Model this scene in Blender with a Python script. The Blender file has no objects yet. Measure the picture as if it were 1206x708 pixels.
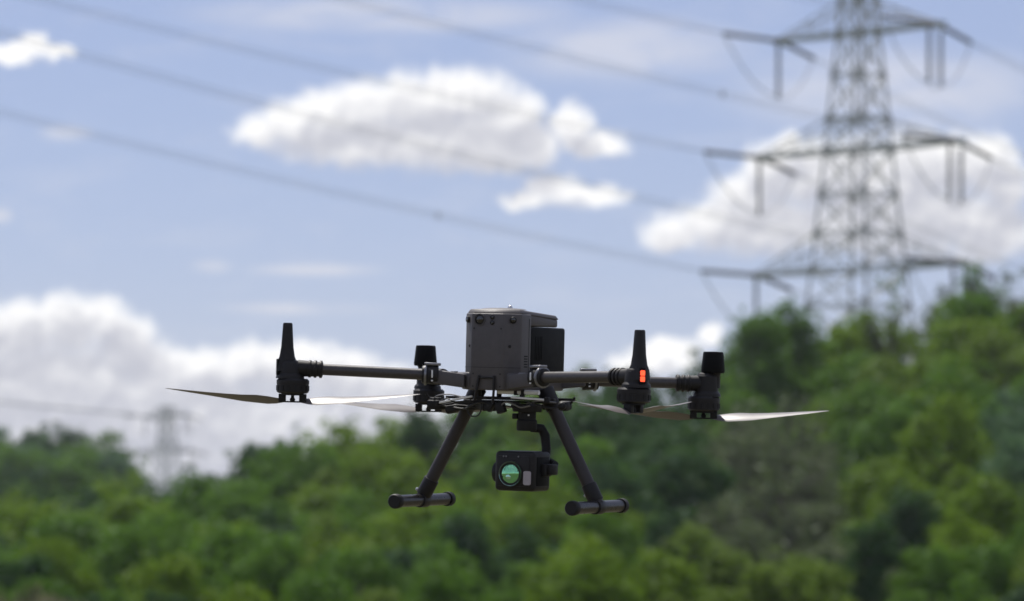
import bpy, bmesh, math, random
import numpy as np
from mathutils import Vector, Matrix, Euler

R = math.radians
sc = bpy.context.scene
COL = sc.collection

# ------------------------------------------------------------------ camera
cam_d = bpy.data.cameras.new('camera')
cam = bpy.data.objects.new('camera', cam_d)
COL.objects.link(cam)
cam.location = (0, 0, 1.7)
cam.rotation_euler = (R(90), 0, 0)
cam_d.sensor_fit = 'HORIZONTAL'
cam_d.sensor_width = 36.0
cam_d.lens = 36.0 * 5040 / 1206
cam_d.shift_y = (690 - 354) / 1206
cam_d.clip_start = 0.1
cam_d.clip_end = 20000
cam_d.dof.use_dof = True
cam_d.dof.focus_distance = 8.85
cam_d.dof.aperture_fstop = 6.1
cam_d.dof.aperture_blades = 0
sc.camera = cam

# ------------------------------------------------------------------ light, sky, exposure
SUN_EL, SUN_AZ = 61.0, -22.0          # azimuth clockwise from the viewing direction
SKY_STRENGTH = 0.10
sun_d = bpy.data.lights.new('sun', 'SUN')
sun_d.energy = 5.0
sun_d.angle = R(0.53)
sun_d.color = (1.0, 0.955, 0.89)
sun = bpy.data.objects.new('sun', sun_d)
COL.objects.link(sun)
sdir = Vector((math.sin(R(SUN_AZ)) * math.cos(R(SUN_EL)), math.cos(R(SUN_AZ)) * math.cos(R(SUN_EL)), math.sin(R(SUN_EL))))
sun.rotation_euler = sdir.to_track_quat('Z', 'Y').to_euler()
sun.location = (0, 0, 60)

sc.view_settings.view_transform = 'Standard'
sc.view_settings.look = 'None'
sc.view_settings.exposure = 0.15
sc.view_settings.gamma = 1.0
sc.view_settings.use_curve_mapping = False
sc.render.engine = 'CYCLES'
sc.cycles.use_denoising = True
try:
    sc.cycles.denoiser = 'OPENIMAGEDENOISE'
except Exception:
    pass
sc.cycles.max_bounces = 6
sc.cycles.diffuse_bounces = 3
sc.cycles.glossy_bounces = 3
sc.cycles.transmission_bounces = 4
sc.cycles.transparent_max_bounces = 6
sc.cycles.volume_bounces = 0
sc.cycles.sample_clamp_indirect = 6
sc.cycles.filter_width = 1.6


class NT:
    """small helper that writes node trees"""
    def __init__(s, tree):
        s.t = tree; s.n = tree.nodes; s.l = tree.links
    def new(s, typ, **kw):
        n = s.n.new(typ)
        for k, v in kw.items():
            setattr(n, k, v)
        return n
    def set(s, sock, v):
        if hasattr(v, 'is_linked') or isinstance(v, bpy.types.NodeSocket):
            s.l.new(v, sock)
        else:
            sock.default_value = v
    def m(s, op, a, b=None, c=None, clamp=False):
        n = s.new('ShaderNodeMath', operation=op, use_clamp=clamp)
        s.set(n.inputs[0], a)
        if b is not None: s.set(n.inputs[1], b)
        if c is not None: s.set(n.inputs[2], c)
        return n.outputs[0]
    def v(s, op, a, b=None, c=None):
        n = s.new('ShaderNodeVectorMath', operation=op)
        s.set(n.inputs[0], a)
        if b is not None: s.set(n.inputs[1], b)
        if c is not None: s.set(n.inputs[2], c)
        return n.outputs['Value'] if op in ('LENGTH', 'DOT_PRODUCT', 'DISTANCE') else n.outputs[0]
    def noise(s, vec, scale, detail=4, rough=0.55, dist=0.0, dim='3D'):
        n = s.new('ShaderNodeTexNoise', noise_dimensions=dim)
        s.set(n.inputs['Vector'], vec)
        n.inputs['Scale'].default_value = scale
        n.inputs['Detail'].default_value = detail
        n.inputs['Roughness'].default_value = rough
        n.inputs['Distortion'].default_value = dist
        return n.outputs['Fac']
    def step(s, x, a, b):
        n = s.new('ShaderNodeMapRange', interpolation_type='SMOOTHSTEP')
        s.set(n.inputs['Value'], x)
        n.inputs['From Min'].default_value = a
        n.inputs['From Max'].default_value = b
        return n.outputs['Result']
    def mix(s, f, a, b):
        n = s.new('ShaderNodeMix', data_type='RGBA')
        s.set(n.inputs['Factor'], f)
        s.set(n.inputs[6], a if not isinstance(a, tuple) or len(a) == 4 else (*a, 1))
        s.set(n.inputs[7], b if not isinstance(b, tuple) or len(b) == 4 else (*b, 1))
        return n.outputs[2]
    def mixf(s, f, a, b):
        n = s.new('ShaderNodeMix', data_type='FLOAT')
        s.set(n.inputs['Factor'], f); s.set(n.inputs[2], a); s.set(n.inputs[3], b)
        return n.outputs[0]


# clouds: (azimuth, height) of each billow, with its half width and half height, in units of 1/5040 radian
CLOUDS = [
    # the big cloud above the drone and the two small ones to its right; the box they lie in
    ((210, 800, 30, 300), [(308, 158, 38, 22), (345, 146, 40, 28), (385, 138, 48, 36), (430, 130, 46, 36), (478, 124, 50, 36), (525, 120, 54, 38),
     (565, 122, 44, 40), (602, 142, 42, 40), (625, 170, 34, 30), (420, 168, 105, 32), (520, 168, 120, 38), (590, 180, 66, 30),
     (672, 152, 24, 28), (700, 172, 40, 17), (652, 220, 32, 18), (690, 233, 54, 15), (620, 236, 34, 12)]),
    # the bank behind the pylon
    ((800, 1330, 90, 380), [(792, 278, 42, 22), (835, 262, 44, 27), (875, 240, 42, 36), (908, 208, 36, 40), (926, 176, 22, 20), (955, 205, 50, 42), (1010, 212, 60, 50),
     (1075, 205, 60, 48), (1120, 196, 46, 40), (1160, 200, 38, 38), (1185, 225, 28, 36), (900, 268, 120, 34), (1060, 262, 150, 46), (1160, 275, 60, 40)]),
    # the bank above the wood on the left
    ((-330, 600, 305, 900), [(-30, 395, 60, 44), (28, 392, 50, 38), (80, 384, 44, 36), (122, 378, 36, 32), (150, 405, 42, 38), (190, 440, 52, 34), (245, 440, 48, 30),
     (300, 430, 46, 30), (345, 428, 44, 28), (400, 440, 50, 34), (460, 470, 60, 40), (60, 460, 150, 66), (200, 510, 210, 80), (400, 520, 160, 70), (80, 580, 260, 120)]),
    # puffs
    ((660, 940, 345, 490), [(785, 412, 44, 15), (836, 396, 14, 16), (770, 428, 60, 14)]),
    ((-90, 150, 10, 130), [(15, 70, 40, 13), (44, 58, 22, 17), (72, 68, 22, 10)]),
]
WISPS = [(372, 319, 92, 9), (250, 316, 30, 10), (360, 364, 120, 9), (80, 162, 36, 12), (4, 258, 18, 12), (740, 62, 170, 48), (1050, 110, 230, 60), (450, 22, 260, 26)]
# boxes must not touch: the bank behind the pylon starts where the first box ends
CLOUDS[0] = ((200, 748, 20, 300), CLOUDS[0][1])
CLOUDS[1] = ((748, 1330, 90, 343), CLOUDS[1][1])


def build_world():
    w = bpy.data.worlds.new('World')
    sc.world = w
    w.use_nodes = True
    w.node_tree.nodes.clear()
    t = NT(w.node_tree)
    tc = t.new('ShaderNodeTexCoord')
    D = tc.outputs['Generated']
    s = t.new('ShaderNodeSeparateXYZ'); t.set(s.inputs[0], D)
    hor = t.m('SQRT', t.m('ADD', t.m('MULTIPLY', s.outputs[0], s.outputs[0]), t.m('MULTIPLY', s.outputs[1], s.outputs[1])))
    az = t.m('ARCTAN2', s.outputs[0], s.outputs[1])
    el = t.m('ARCTAN2', s.outputs[2], hor)
    px = t.m('MULTIPLY_ADD', az, 5040, 603)
    py = t.m('MULTIPLY_ADD', el, -5040, 690)
    c = t.new('ShaderNodeCombineXYZ'); t.set(c.inputs[0], px); t.set(c.inputs[1], py)
    P = c.outputs[0]
    K = 1.0 / SKY_STRENGTH
    SHADE = tuple(K * v for v in CLOUD_SHADE)
    WHITE = tuple(K * v for v in CLOUD_WHITE)

    # clear sky with thin high cloud
    sky = t.new('ShaderNodeTexSky', sky_type='NISHITA')
    sky.sun_disc = False
    sky.sun_elevation = R(SUN_EL)
    sky.sun_rotation = R(SUN_AZ)
    sky.altitude = 100
    sky.air_density = SKY_AIR
    sky.dust_density = SKY_DUST
    sky.ozone_density = SKY_OZONE
    clear = t.v('MULTIPLY', sky.outputs[0], SKY_TINT)
    nz = t.noise(t.v('MULTIPLY', P, (1, 3.2, 1)), 1 / 120.0, 3, 0.55, 0.3, dim='2D')
    acc = None
    for (cx, cy, rx, ry) in WISPS:
        d = t.v('MULTIPLY_ADD', P, (1 / rx, 1 / ry, 0), (-cx / rx, -cy / ry, 0))
        f = t.m('SUBTRACT', 1.0, t.v('LENGTH', d))
        acc = f if acc is None else t.m('MAXIMUM', acc, f)
    wsp = t.m('MULTIPLY', t.step(acc, -0.15, 0.75), t.step(nz, 0.08, 0.62))
    wsp = t.m('MAXIMUM', t.m('MULTIPLY', wsp, 0.60), t.m('MULTIPLY', t.step(nz, 0.45, 0.85), 0.14))
    clear = t.mix(SKY_VEIL, clear, tuple(K * v for v in (0.40, 0.44, 0.60)))
    clear = t.mix(wsp, clear, tuple(K * v for v in (0.70, 0.70, 0.75)))

    def shader(col):
        bg = t.new('ShaderNodeBackground')
        t.set(bg.inputs['Color'], col)
        bg.inputs['Strength'].default_value = SKY_STRENGTH
        return bg.outputs[0]

    def cloud_colour(f0, f1, var, gain=0.95, grey=0.1):
        dens = t.step(f0, -0.50, 0.80)
        lit = t.m('MULTIPLY_ADD', t.m('SUBTRACT', f0, f1), gain, 0.50)
        lit = t.m('ADD', lit, var)
        lit = t.m('SUBTRACT', lit, t.m('MULTIPLY', t.step(f0, 0.1, 1.0), grey))
        lit = t.step(lit, 0.0, 1.0)
        return t.mix(dens, clear, t.mix(lit, SHADE, WHITE))

    # the same kind of clouds carry on over the rest of the sky
    g0 = t.m('MULTIPLY_ADD', t.noise(t.v('MULTIPLY', D, (9, 9, 17)), 1.0, 5, 0.52), 5.0, -2.75)
    g1 = t.m('MULTIPLY_ADD', t.noise(t.v('MULTIPLY', t.v('ADD', D, (-0.004, 0, 0.012)), (9, 9, 17)), 1.0, 3, 0.52), 5.0, -2.75)
    dx = t.m('DIVIDE', t.m('ABSOLUTE', t.m('SUBTRACT', px, 603)), 760)
    dy = t.m('DIVIDE', t.m('ABSOLUTE', t.m('SUBTRACT', py, 354)), 520)
    out = t.m('MULTIPLY_ADD', t.step(t.m('MAXIMUM', dx, dy), 0.85, 1.25), 3.0, -3.0)
    res = shader(cloud_colour(t.m('ADD', g0, out), t.m('ADD', g1, out), t.m('MULTIPLY', g0, 0.05), 0.5))

    # the clouds in view
    for ((x0, x1, y0, y1), blobs), grey in zip(CLOUDS, (0.22, 0.30, 0.34, 0.1, 0.1)):
        box = None
        for a, b, op in ((px, x0, 'GREATER_THAN'), (px, x1, 'LESS_THAN'), (py, y0, 'GREATER_THAN'), (py, y1, 'LESS_THAN')):
            v = t.m(op, a, b)
            box = v if box is None else t.m('MULTIPLY', box, v)

        def field(off):
            Q = t.v('ADD', P, off) if off else P
            nv = t.new('ShaderNodeTexNoise', noise_dimensions='2D')
            t.set(nv.inputs['Vector'], Q); nv.inputs['Scale'].default_value = 1 / 34.0
            nv.inputs['Detail'].default_value = 4; nv.inputs['Roughness'].default_value = 0.56
            Pw = t.v('ADD', Q, t.v('MULTIPLY', t.v('SUBTRACT', nv.outputs['Color'], (0.5, 0.5, 0.5)), (34, 30, 0)))
            acc = None
            for (cx, cy, rx, ry) in blobs:
                q = t.v('MULTIPLY_ADD', Pw, (1 / rx, 1 / ry, 0), (-cx / rx, -cy / ry, 0))
                f = t.m('SUBTRACT', 1.0, t.v('DOT_PRODUCT', q, q))
                if acc is None:
                    acc = f
                else:
                    acc = t.m('SMOOTH_MAX', acc, f, 0.5)
            fine = t.noise(Q, 1 / 21.0, 3, 0.55, dim='2D')
            return t.m('ADD', t.m('MAXIMUM', acc, -1.0), t.m('MULTIPLY', t.m('SUBTRACT', fine, 0.5), 0.50))
        f0 = field(None); f1 = field((-8, -30, 0))
        nA = t.noise(P, 1 / 46.0, 4, 0.55, 0.4, dim='2D'); nB = t.noise(t.v('ADD', P, (-6, -12, 0)), 1 / 46.0, 2, 0.55, 0.4, dim='2D')
        var = t.m('MULTIPLY', t.m('SUBTRACT', nA, nB), 0.8)
        sh = shader(cloud_colour(f0, f1, var, 0.40, grey))
        mx = t.new('ShaderNodeMixShader')
        t.l.new(box, mx.inputs[0]); t.l.new(res, mx.inputs[1]); t.l.new(sh, mx.inputs[2])
        res = mx.outputs[0]
    o = t.new('ShaderNodeOutputWorld')
    t.set(o.inputs['Surface'], res)
    w.cycles.sampling_method = 'MANUAL'
    w.cycles.sample_map_resolution = 1024

SKY_AIR, SKY_DUST, SKY_OZONE = 1.0, 0.0, 5.0
SKY_VEIL = 0.42
SKY_TINT = (0.88, 0.765, 0.865)
CLOUD_SHADE, CLOUD_WHITE = (0.51, 0.52, 0.585), (0.97, 0.965, 0.965)
build_world()

# ------------------------------------------------------------------ materials
def mat(name):
    m = bpy.data.materials.new(name); m.use_nodes = True
    m.node_tree.nodes.clear()
    return m, NT(m.node_tree)


def surf(name, col, rough=0.5, metal=0.0, var=0.15, scale=60.0, bump=0.0, bscale=400.0, spec=0.5, coat=0.0):
    m, t = mat(name)
    tc = t.new('ShaderNodeTexCoord')
    n = t.noise(tc.outputs['Object'], scale, 5, 0.6)
    p = t.new('ShaderNodeBsdfPrincipled')
    dark = tuple(c * (1 - var) for c in col); lite = tuple(c * (1 + var) for c in col)
    t.set(p.inputs['Base Color'], t.mix(t.step(n, 0.25, 0.75), dark, lite))
    t.set(p.inputs['Roughness'], t.m('MULTIPLY_ADD', n, 0.22, rough - 0.11, clamp=True))
    p.inputs['Metallic'].default_value = metal
    p.inputs['Specular IOR Level'].default_value = spec
    p.inputs['Coat Weight'].default_value = coat
    if bump:
        b = t.new('ShaderNodeBump'); b.inputs['Strength'].default_value = bump
        b.inputs['Distance'].default_value = 0.001
        t.set(b.inputs['Height'], t.noise(tc.outputs['Object'], bscale, 2, 0.5))
        t.set(p.inputs['Normal'], b.outputs[0])
    o = t.new('ShaderNodeOutputMaterial'); t.set(o.inputs[0], p.outputs[0])
    return m


M = {}
M['shell'] = surf('shell_plastic', (0.074, 0.067, 0.067), 0.55, var=0.10, bump=0.15, bscale=1500)
M['shell_dark'] = surf('dark_plastic', (0.016, 0.0148, 0.0145), 0.5, var=0.15, spec=0.28, bump=0.1, bscale=1500)
M['battery'] = surf('battery_plastic', (0.006, 0.0062, 0.0063), 0.6, var=0.1, spec=0.12)
M['leg'] = surf('leg_tube', (0.040, 0.035, 0.034), 0.5, var=0.12, spec=0.35)
M['skid'] = surf('skid_tube', (0.014, 0.013, 0.013), 0.30, var=0.2, scale=80, spec=0.30)
M['carbon'] = surf('carbon_tube', (0.048, 0.042, 0.040), 0.38, var=0.2, scale=200)
M['rubber'] = surf('rubber', (0.012, 0.0115, 0.0115), 0.6, var=0.2, spec=0.3)
M['steel'] = surf('brushed_steel', (0.55, 0.55, 0.55), 0.34, metal=1.0, var=0.1, scale=300)
M['grey_metal'] = surf('grey_metal', (0.22, 0.22, 0.23), 0.38, metal=0.8, var=0.15, scale=200)
M['blade'] = surf('propeller_plastic', (0.125, 0.110, 0.104), 0.42, var=0.10, scale=30, spec=0.7)
M['cable'] = surf('cable_rubber', (0.012, 0.012, 0.013), 0.5)
M['label_grey'] = surf('window_grey', (0.34, 0.31, 0.33), 0.25, var=0.05)
M['silver'] = surf('light_strap', (0.80, 0.80, 0.78), 0.35, metal=0.0, var=0.08)
M['lens_black'] = surf('lens_glass_black', (0.004, 0.004, 0.006), 0.08, var=0.05, coat=1.0)
M['galv'] = surf('galvanised_steel', (0.46, 0.46, 0.455), 0.55, metal=0.1, var=0.25, scale=3)
M['galv_node'] = surf('weathered_steel', (0.32, 0.32, 0.315), 0.6, metal=0.3, var=0.25, scale=3)
M['insul'] = surf('insulator_porcelain', (0.085, 0.075, 0.075), 0.3, var=0.15, scale=5)
M['wire'] = surf('aluminium_wire', (0.30, 0.30, 0.31), 0.5, metal=0.5, var=0.15, scale=2)
M['bark'] = surf('bark', (0.090, 0.082, 0.068), 0.9, var=0.45, scale=6, bump=0.4, bscale=12)


def lens_material(name, ca, cb):
    m, t = mat(name)
    tc = t.new('ShaderNodeTexCoord')
    p = t.new('ShaderNodeBsdfPrincipled')
    n = t.noise(tc.outputs['Object'], 60, 2, 0.4)
    t.set(p.inputs['Base Color'], t.mix(n, ca, cb))
    p.inputs['Metallic'].default_value = 1.0
    p.inputs['Roughness'].default_value = 0.06
    p.inputs['Coat Weight'].default_value = 1.0
    p.inputs['Coat Roughness'].default_value = 0.02
    o = t.new('ShaderNodeOutputMaterial'); t.set(o.inputs[0], p.outputs[0])
    return m
M['lens_green'] = lens_material('green_coated_glass', (0.14, 0.48, 0.20), (0.32, 0.78, 0.44))
M['lens_pale'] = lens_material('pale_coated_glass', (0.34, 0.62, 0.52), (0.55, 0.85, 0.72))


def led_material():
    m, t = mat('red_led')
    e = t.new('ShaderNodeEmission')
    e.inputs['Color'].default_value = (1.0, 0.085, 0.035, 1); e.inputs['Strength'].default_value = 2.0
    o = t.new('ShaderNodeOutputMaterial'); t.set(o.inputs[0], e.outputs[0])
    return m
M['led'] = led_material()


def leaf_material(name, ca, cb, trans=0.45):
    m, t = mat(name)
    tc = t.new('ShaderNodeTexCoord')
    oi = t.new('ShaderNodeObjectInfo')
    at = t.new('ShaderNodeAttribute', attribute_name='leaf_tone')
    n = t.noise(tc.outputs['Object'], 0.9, 3, 0.6)
    f = t.m('ADD', t.m('MULTIPLY', t.step(n, 0.3, 0.7), 0.4), t.m('ADD', t.m('MULTIPLY', at.outputs['Fac'], 0.35), t.m('MULTIPLY', oi.outputs['Random'], 0.25)), clamp=True)
    col = t.mix(f, ca, cb)
    d = t.new('ShaderNodeBsdfDiffuse'); t.set(d.inputs[0], col)
    tr = t.new('ShaderNodeBsdfTranslucent')
    t.set(tr.inputs[0], t.mix(0.35, col, (0.13, 0.24, 0.02)))
    gl = t.new('ShaderNodeBsdfGlossy'); gl.inputs['Roughness'].default_value = 0.45; gl.inputs[0].default_value = (0.8, 0.85, 0.9, 1)
    a = t.new('ShaderNodeMixShader'); a.inputs[0].default_value = trans
    t.l.new(d.outputs[0], a.inputs[1]); t.l.new(tr.outputs[0], a.inputs[2])
    b = t.new('ShaderNodeMixShader'); b.inputs[0].default_value = 0.012
    t.l.new(a.outputs[0], b.inputs[1]); t.l.new(gl.outputs[0], b.inputs[2])
    o = t.new('ShaderNodeOutputMaterial'); t.set(o.inputs[0], b.outputs[0])
    return m

LEAF = {
    'bright': leaf_material('leaf_bright_green', (0.088, 0.160, 0.013), (0.185, 0.280, 0.018)),
    'mid': leaf_material('leaf_mid_green', (0.052, 0.122, 0.016), (0.105, 0.210, 0.020)),
    'dark': leaf_material('leaf_dark_green', (0.020, 0.056, 0.024), (0.040, 0.092, 0.028), 0.3),
    'olive': leaf_material('leaf_olive_green', (0.095, 0.150, 0.024), (0.155, 0.220, 0.030)),
    'grey': leaf_material('leaf_grey_green', (0.095, 0.118, 0.062), (0.145, 0.170, 0.092), 0.25),
    'blue': leaf_material('leaf_blue_green', (0.060, 0.120, 0.066), (0.110, 0.185, 0.115)),
    'dry': leaf_material('dry_stalk', (0.150, 0.135, 0.075), (0.230, 0.205, 0.125), 0.25),
}


def ground_material():
    m, t = mat('rough_grass')
    tc = t.new('ShaderNodeTexCoord')
    n = t.noise(tc.outputs['Object'], 0.06, 6, 0.65)
    n2 = t.noise(tc.outputs['Object'], 1.5, 5, 0.7)
    c = t.mix(t.step(n, 0.35, 0.65), (0.105, 0.095, 0.066), (0.145, 0.125, 0.088))
    c = t.mix(t.m('MULTIPLY', t.step(n2, 0.4, 0.75), 0.5), c, (0.07, 0.085, 0.035))
    sx = t.new('ShaderNodeSeparateXYZ'); t.set(sx.inputs[0], tc.outputs['Object'])
    wood = t.mix(t.step(n2, 0.35, 0.7), (0.050, 0.085, 0.020), (0.075, 0.100, 0.030))
    c = t.mix(t.step(t.m('MULTIPLY_ADD', n, 30.0, sx.outputs[1]), 70, 110), c, wood)
    d = t.new('ShaderNodeBsdfDiffuse'); t.set(d.inputs[0], c)
    o = t.new('ShaderNodeOutputMaterial'); t.set(o.inputs[0], d.outputs[0])
    return m
M['grass'] = ground_material()

# ------------------------------------------------------------------ mesh helpers
def V(*a): return Vector(a)


class MB:
    """collects shapes; build() links them as one mesh object"""
    def __init__(s): s.v = []; s.f = []
    def add(s, vs, fs):
        o = len(s.v); s.v += [tuple(v) for v in vs]; s.f += [tuple(i + o for i in f) for f in fs]
        return s
    def box(s, c, size, rot=None, taper=(1, 1)):
        x, y, z = size[0] / 2, size[1] / 2, size[2] / 2
        pts = []
        for k, zz in enumerate((-z, z)):
            tx, ty = (1, 1) if k == 0 else taper
            pts += [V(-x * tx, -y * ty, zz), V(x * tx, -y * ty, zz), V(x * tx, y * ty, zz), V(-x * tx, y * ty, zz)]
        if rot is not None:
            mm = rot.to_matrix() if isinstance(rot, Euler) else rot
            pts = [mm @ p for p in pts]
        pts = [p + Vector(c) for p in pts]
        return s.add(pts, [(3, 2, 1, 0), (4, 5, 6, 7), (0, 1, 5, 4), (1, 2, 6, 5), (2, 3, 7, 6), (3, 0, 4, 7)])
    def prism(s, outline, z0, z1, inset=0.0, base_inset=0.0):
        """outline in x,y, extruded in z"""
        n = len(outline)
        cx = sum(p[0] for p in outline) / n; cy = sum(p[1] for p in outline) / n
        def sh(p, k):
            return (cx + (p[0] - cx) * (1 - k), cy + (p[1] - cy) * (1 - k))
        vs = [(*sh(p, base_inset), z0) for p in outline] + [(*sh(p, inset), z1) for p in outline]
        fs = [tuple(range(n - 1, -1, -1)), tuple(range(n, 2 * n))]
        fs += [(i, (i + 1) % n, (i + 1) % n + n, i + n) for i in range(n)]
        return s.add(vs, fs)
    def lathe(s, prof, origin=(0, 0, 0), axis=(0, 0, 1), n=20, caps=True):
        ax = Vector(axis).normalized()
        q = ax.to_track_quat('Z', 'Y').to_matrix()
        vs = []; fs = []
        for (r, h) in prof:
            for k in range(n):
                a = 2 * math.pi * k / n
                vs.append(q @ V(r * math.cos(a), r * math.sin(a), h) + Vector(origin))
        for j in range(len(prof) - 1):
            for k in range(n):
                k2 = (k + 1) % n
                fs.append((j * n + k, j * n + k2, (j + 1) * n + k2, (j + 1) * n + k))
        if caps:
            fs.append(tuple(range(n - 1, -1, -1)))
            fs.append(tuple(range((len(prof) - 1) * n, len(prof) * n)))
        return s.add(vs, fs)
    def cyl(s, a, b, r, r2=None, n=16):
        a = Vector(a); b = Vector(b)
        L = (b - a).length
        return s.lathe([(r, 0), (r2 if r2 is not None else r, L)], a, (b - a), n)
    def tube(s, pts, radii, n=8, caps=True):
        pts = [Vector(p) for p in pts]
        if not isinstance(radii, (list, tuple)): radii = [radii] * len(pts)
        vs = []; fs = []
        up = V(0.31, 0.2, 0.93)
        for i, p in enumerate(pts):
            d = (pts[min(i + 1, len(pts) - 1)] - pts[max(i - 1, 0)]).normalized()
            u = d.cross(up)
            if u.length < 1e-4: u = d.cross(V(1, 0, 0))
            u.normalize(); w = d.cross(u)
            for k in range(n):
                a = 2 * math.pi * k / n
                vs.append(p + (u * math.cos(a) + w * math.sin(a)) * radii[i])
        for j in range(len(pts) - 1):
            for k in range(n):
                k2 = (k + 1) % n
                fs.append((j * n + k, j * n + k2, (j + 1) * n + k2, (j + 1) * n + k))
        if caps:
            fs.append(tuple(range(n - 1, -1, -1))); fs.append(tuple(range((len(pts) - 1) * n, len(pts) * n)))
        return s.add(vs, fs)
    def mesh(s, name, bevel=0.0, smooth=None, segs=2):
        me = bpy.data.meshes.new(name)
        me.from_pydata(s.v, [], s.f)
        bm = bmesh.new(); bm.from_mesh(me)
        bmesh.ops.recalc_face_normals(bm, faces=bm.faces)
        if bevel:
            es = [e for e in bm.edges if len(e.link_faces) == 2 and e.calc_face_angle(0) > 0.6]
            bmesh.ops.bevel(bm, geom=es, offset=bevel, segments=segs, profile=0.5, affect='EDGES', clamp_overlap=True)
        bm.to_mesh(me); bm.free()
        if smooth is not None:
            me.shade_smooth(); me.set_sharp_from_angle(angle=R(smooth))
        return me
    def build(s, name, m, parent=None, bevel=0.0, smooth=35, segs=2):
        me = s.mesh(name, bevel, smooth, segs)
        me.materials.append(M[m] if isinstance(m, str) else m)
        return link(name, me, parent)


def link(name, me, parent=None):
    o = bpy.data.objects.new(name, me); COL.objects.link(o)
    if parent is not None: o.parent = parent
    return o


def tag(o, label=None, cat=None, group=None, kind=None):
    if label: o['label'] = label
    if cat: o['category'] = cat
    if group: o['group'] = group
    if kind: o['kind'] = kind
    return o


def empty(name, loc=(0, 0, 0), rot=None):
    o = bpy.data.objects.new(name, None); COL.objects.link(o)
    o.empty_display_size = 0.2
    o.location = loc
    if rot is not None: o.rotation_euler = rot
    return o


def copy_tree(o, parent=None):
    c = o.copy(); COL.objects.link(c); c.parent = parent
    for ch in list(o.children):
        copy_tree(ch, c)
    return c

# ------------------------------------------------------------------ terrain
SKYLINE = [(-400, 560), (-100, 590), (0, 600), (100, 596), (150, 572), (200, 570), (240, 552), (300, 544), (340, 526), (400, 516), (440, 508), (500, 488), (560, 470), (620, 458),
           (700, 446), (770, 440), (830, 440), (870, 430), (900, 404), (960, 396), (1010, 384), (1060, 384), (1110, 366), (1150, 353), (1206, 344), (1400, 336), (1900, 336)]


def skyline(u):
    return 6 + 5 * sstep(u, 850, 900) + raw_skyline(u)


def raw_skyline(u):
    for (a, ya), (b, yb) in zip(SKYLINE, SKYLINE[1:]):
        if u <= b:
            t = min(1, max(0, (u - a) / (b - a))); return ya + (yb - ya) * t
    return SKYLINE[-1][1]


def sstep(x, a, b):
    t = min(1, max(0, (x - a) / (b - a))); return t * t * (3 - 2 * t)

D0, D1 = 125.0, 275.0


def canopy_z(x, y):
    """height of the wood's roof over the hillside"""
    u = 603 + 5040 * x / max(y, 40.0)
    t = min(1, max(0, (y - D0) / (D1 - D0)))
    s = sum(skyline(u + k) for k in (-40, 0, 40)) / 3
    yp = 676 + (s - 676) * t ** 0.85
    return 1.7 + (690 - yp) / 5040 * min(y, D1)


def tree_h(y):
    t = min(1, max(0, (y - D0) / (D1 - D0)))
    return 3.4 + 6.0 * t


def ground_z(x, y):
    near = sstep(y, 60, D0)
    far = 1 - sstep(y, D1 + 10, D1 + 90)
    side = 1 - sstep(abs(x), 130, 260)
    g = canopy_z(x, y) - tree_h(y) * 0.95
    z = g * near * far * side
    # the far hill on the left
    z += 6.4 * math.exp(-((x + 62) / 38) ** 2 - ((y - 480) / 60) ** 2)
    return z


def build_ground():
    xs = sorted(set([-2600, -1500, -800, -400] + [float(v) for v in range(-260, 261, 8)] + [400, 800, 1500, 2600]))
    ys = sorted(set([-1500, -800, -200, 0, 40] + [float(v) for v in range(56, 420, 8)] + [440, 460, 480, 500, 520, 560, 620, 700, 900, 1200, 2000, 3000]))
    vs = [(x, y, ground_z(x, y)) for y in ys for x in xs]
    n = len(xs)
    fs = [(j * n + i, j * n + i + 1, (j + 1) * n + i + 1, (j + 1) * n + i) for j in range(len(ys) - 1) for i in range(n - 1)]
    me = bpy.data.meshes.new('ground'); me.from_pydata(vs, [], fs); me.shade_smooth()
    me.materials.append(M['grass'])
    tag(link('ground', me), kind='structure')
build_ground()

# ------------------------------------------------------------------ pylons and conductors
UNIT = MB().box((0, 0, 0), (1, 1, 1)).mesh('steel_bar'); UNIT.materials.append(M['galv'])
UNIT_NODE = MB().box((0, 0, 0), (1, 1, 1)).mesh('gusset_plate'); UNIT_NODE.materials.append(M['galv_node'])


def bar(name, a, b, t, parent, me=None):
    a = Vector(a); b = Vector(b)
    o = link(name, me or UNIT, parent)
    d = b - a
    o.rotation_mode = 'QUATERNION'
    o.location = (a + b) / 2
    o.rotation_quaternion = d.to_track_quat('Z', 'Y')
    o.scale = (t, t, d.length)
    return o

LEVELS = [0, 7, 13.5, 19, 22.3, 25.0, 27.7, 30.5, 33.8, 36.1, 39.3, 42.4, 44.8, 47.6, 50.2]
WID = [(0, 6.6), (25, 3.5), (30.5, 2.85), (36.1, 2.25), (42.4, 1.55), (50.2, 0.9)]


def half(z):
    for (a, wa), (b, wb) in zip(WID, WID[1:]):
        if z <= b: return (wa + (wb - wa) * (z - a) / (b - a)) / math.sqrt(2)
    return WID[-1][1] / math.sqrt(2)

ARMS = [(25.0, 27.7, 9.3), (33.8, 36.1, 9.0), (42.4, 44.8, 7.2)]
PROF = []
for k in range(14):
    PROF += [(0.075, k / 14), (0.19, (k + 0.25) / 14), (0.19, (k + 0.5) / 14), (0.075, (k + 0.8) / 14)]
INSUL = MB().lathe(PROF, n=10).mesh('insulator_string', smooth=40); INSUL.materials.append(M['insul'])


def string(a, b, parent):
    a = Vector(a); b = Vector(b); o = link('insulator_string', INSUL, parent)
    o.rotation_mode = 'QUATERNION'; o.rotation_quaternion = (b - a).to_track_quat('Z', 'Y')
    o.location = a; o.scale = (1, 1, (b - a).length)
    return o


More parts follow.
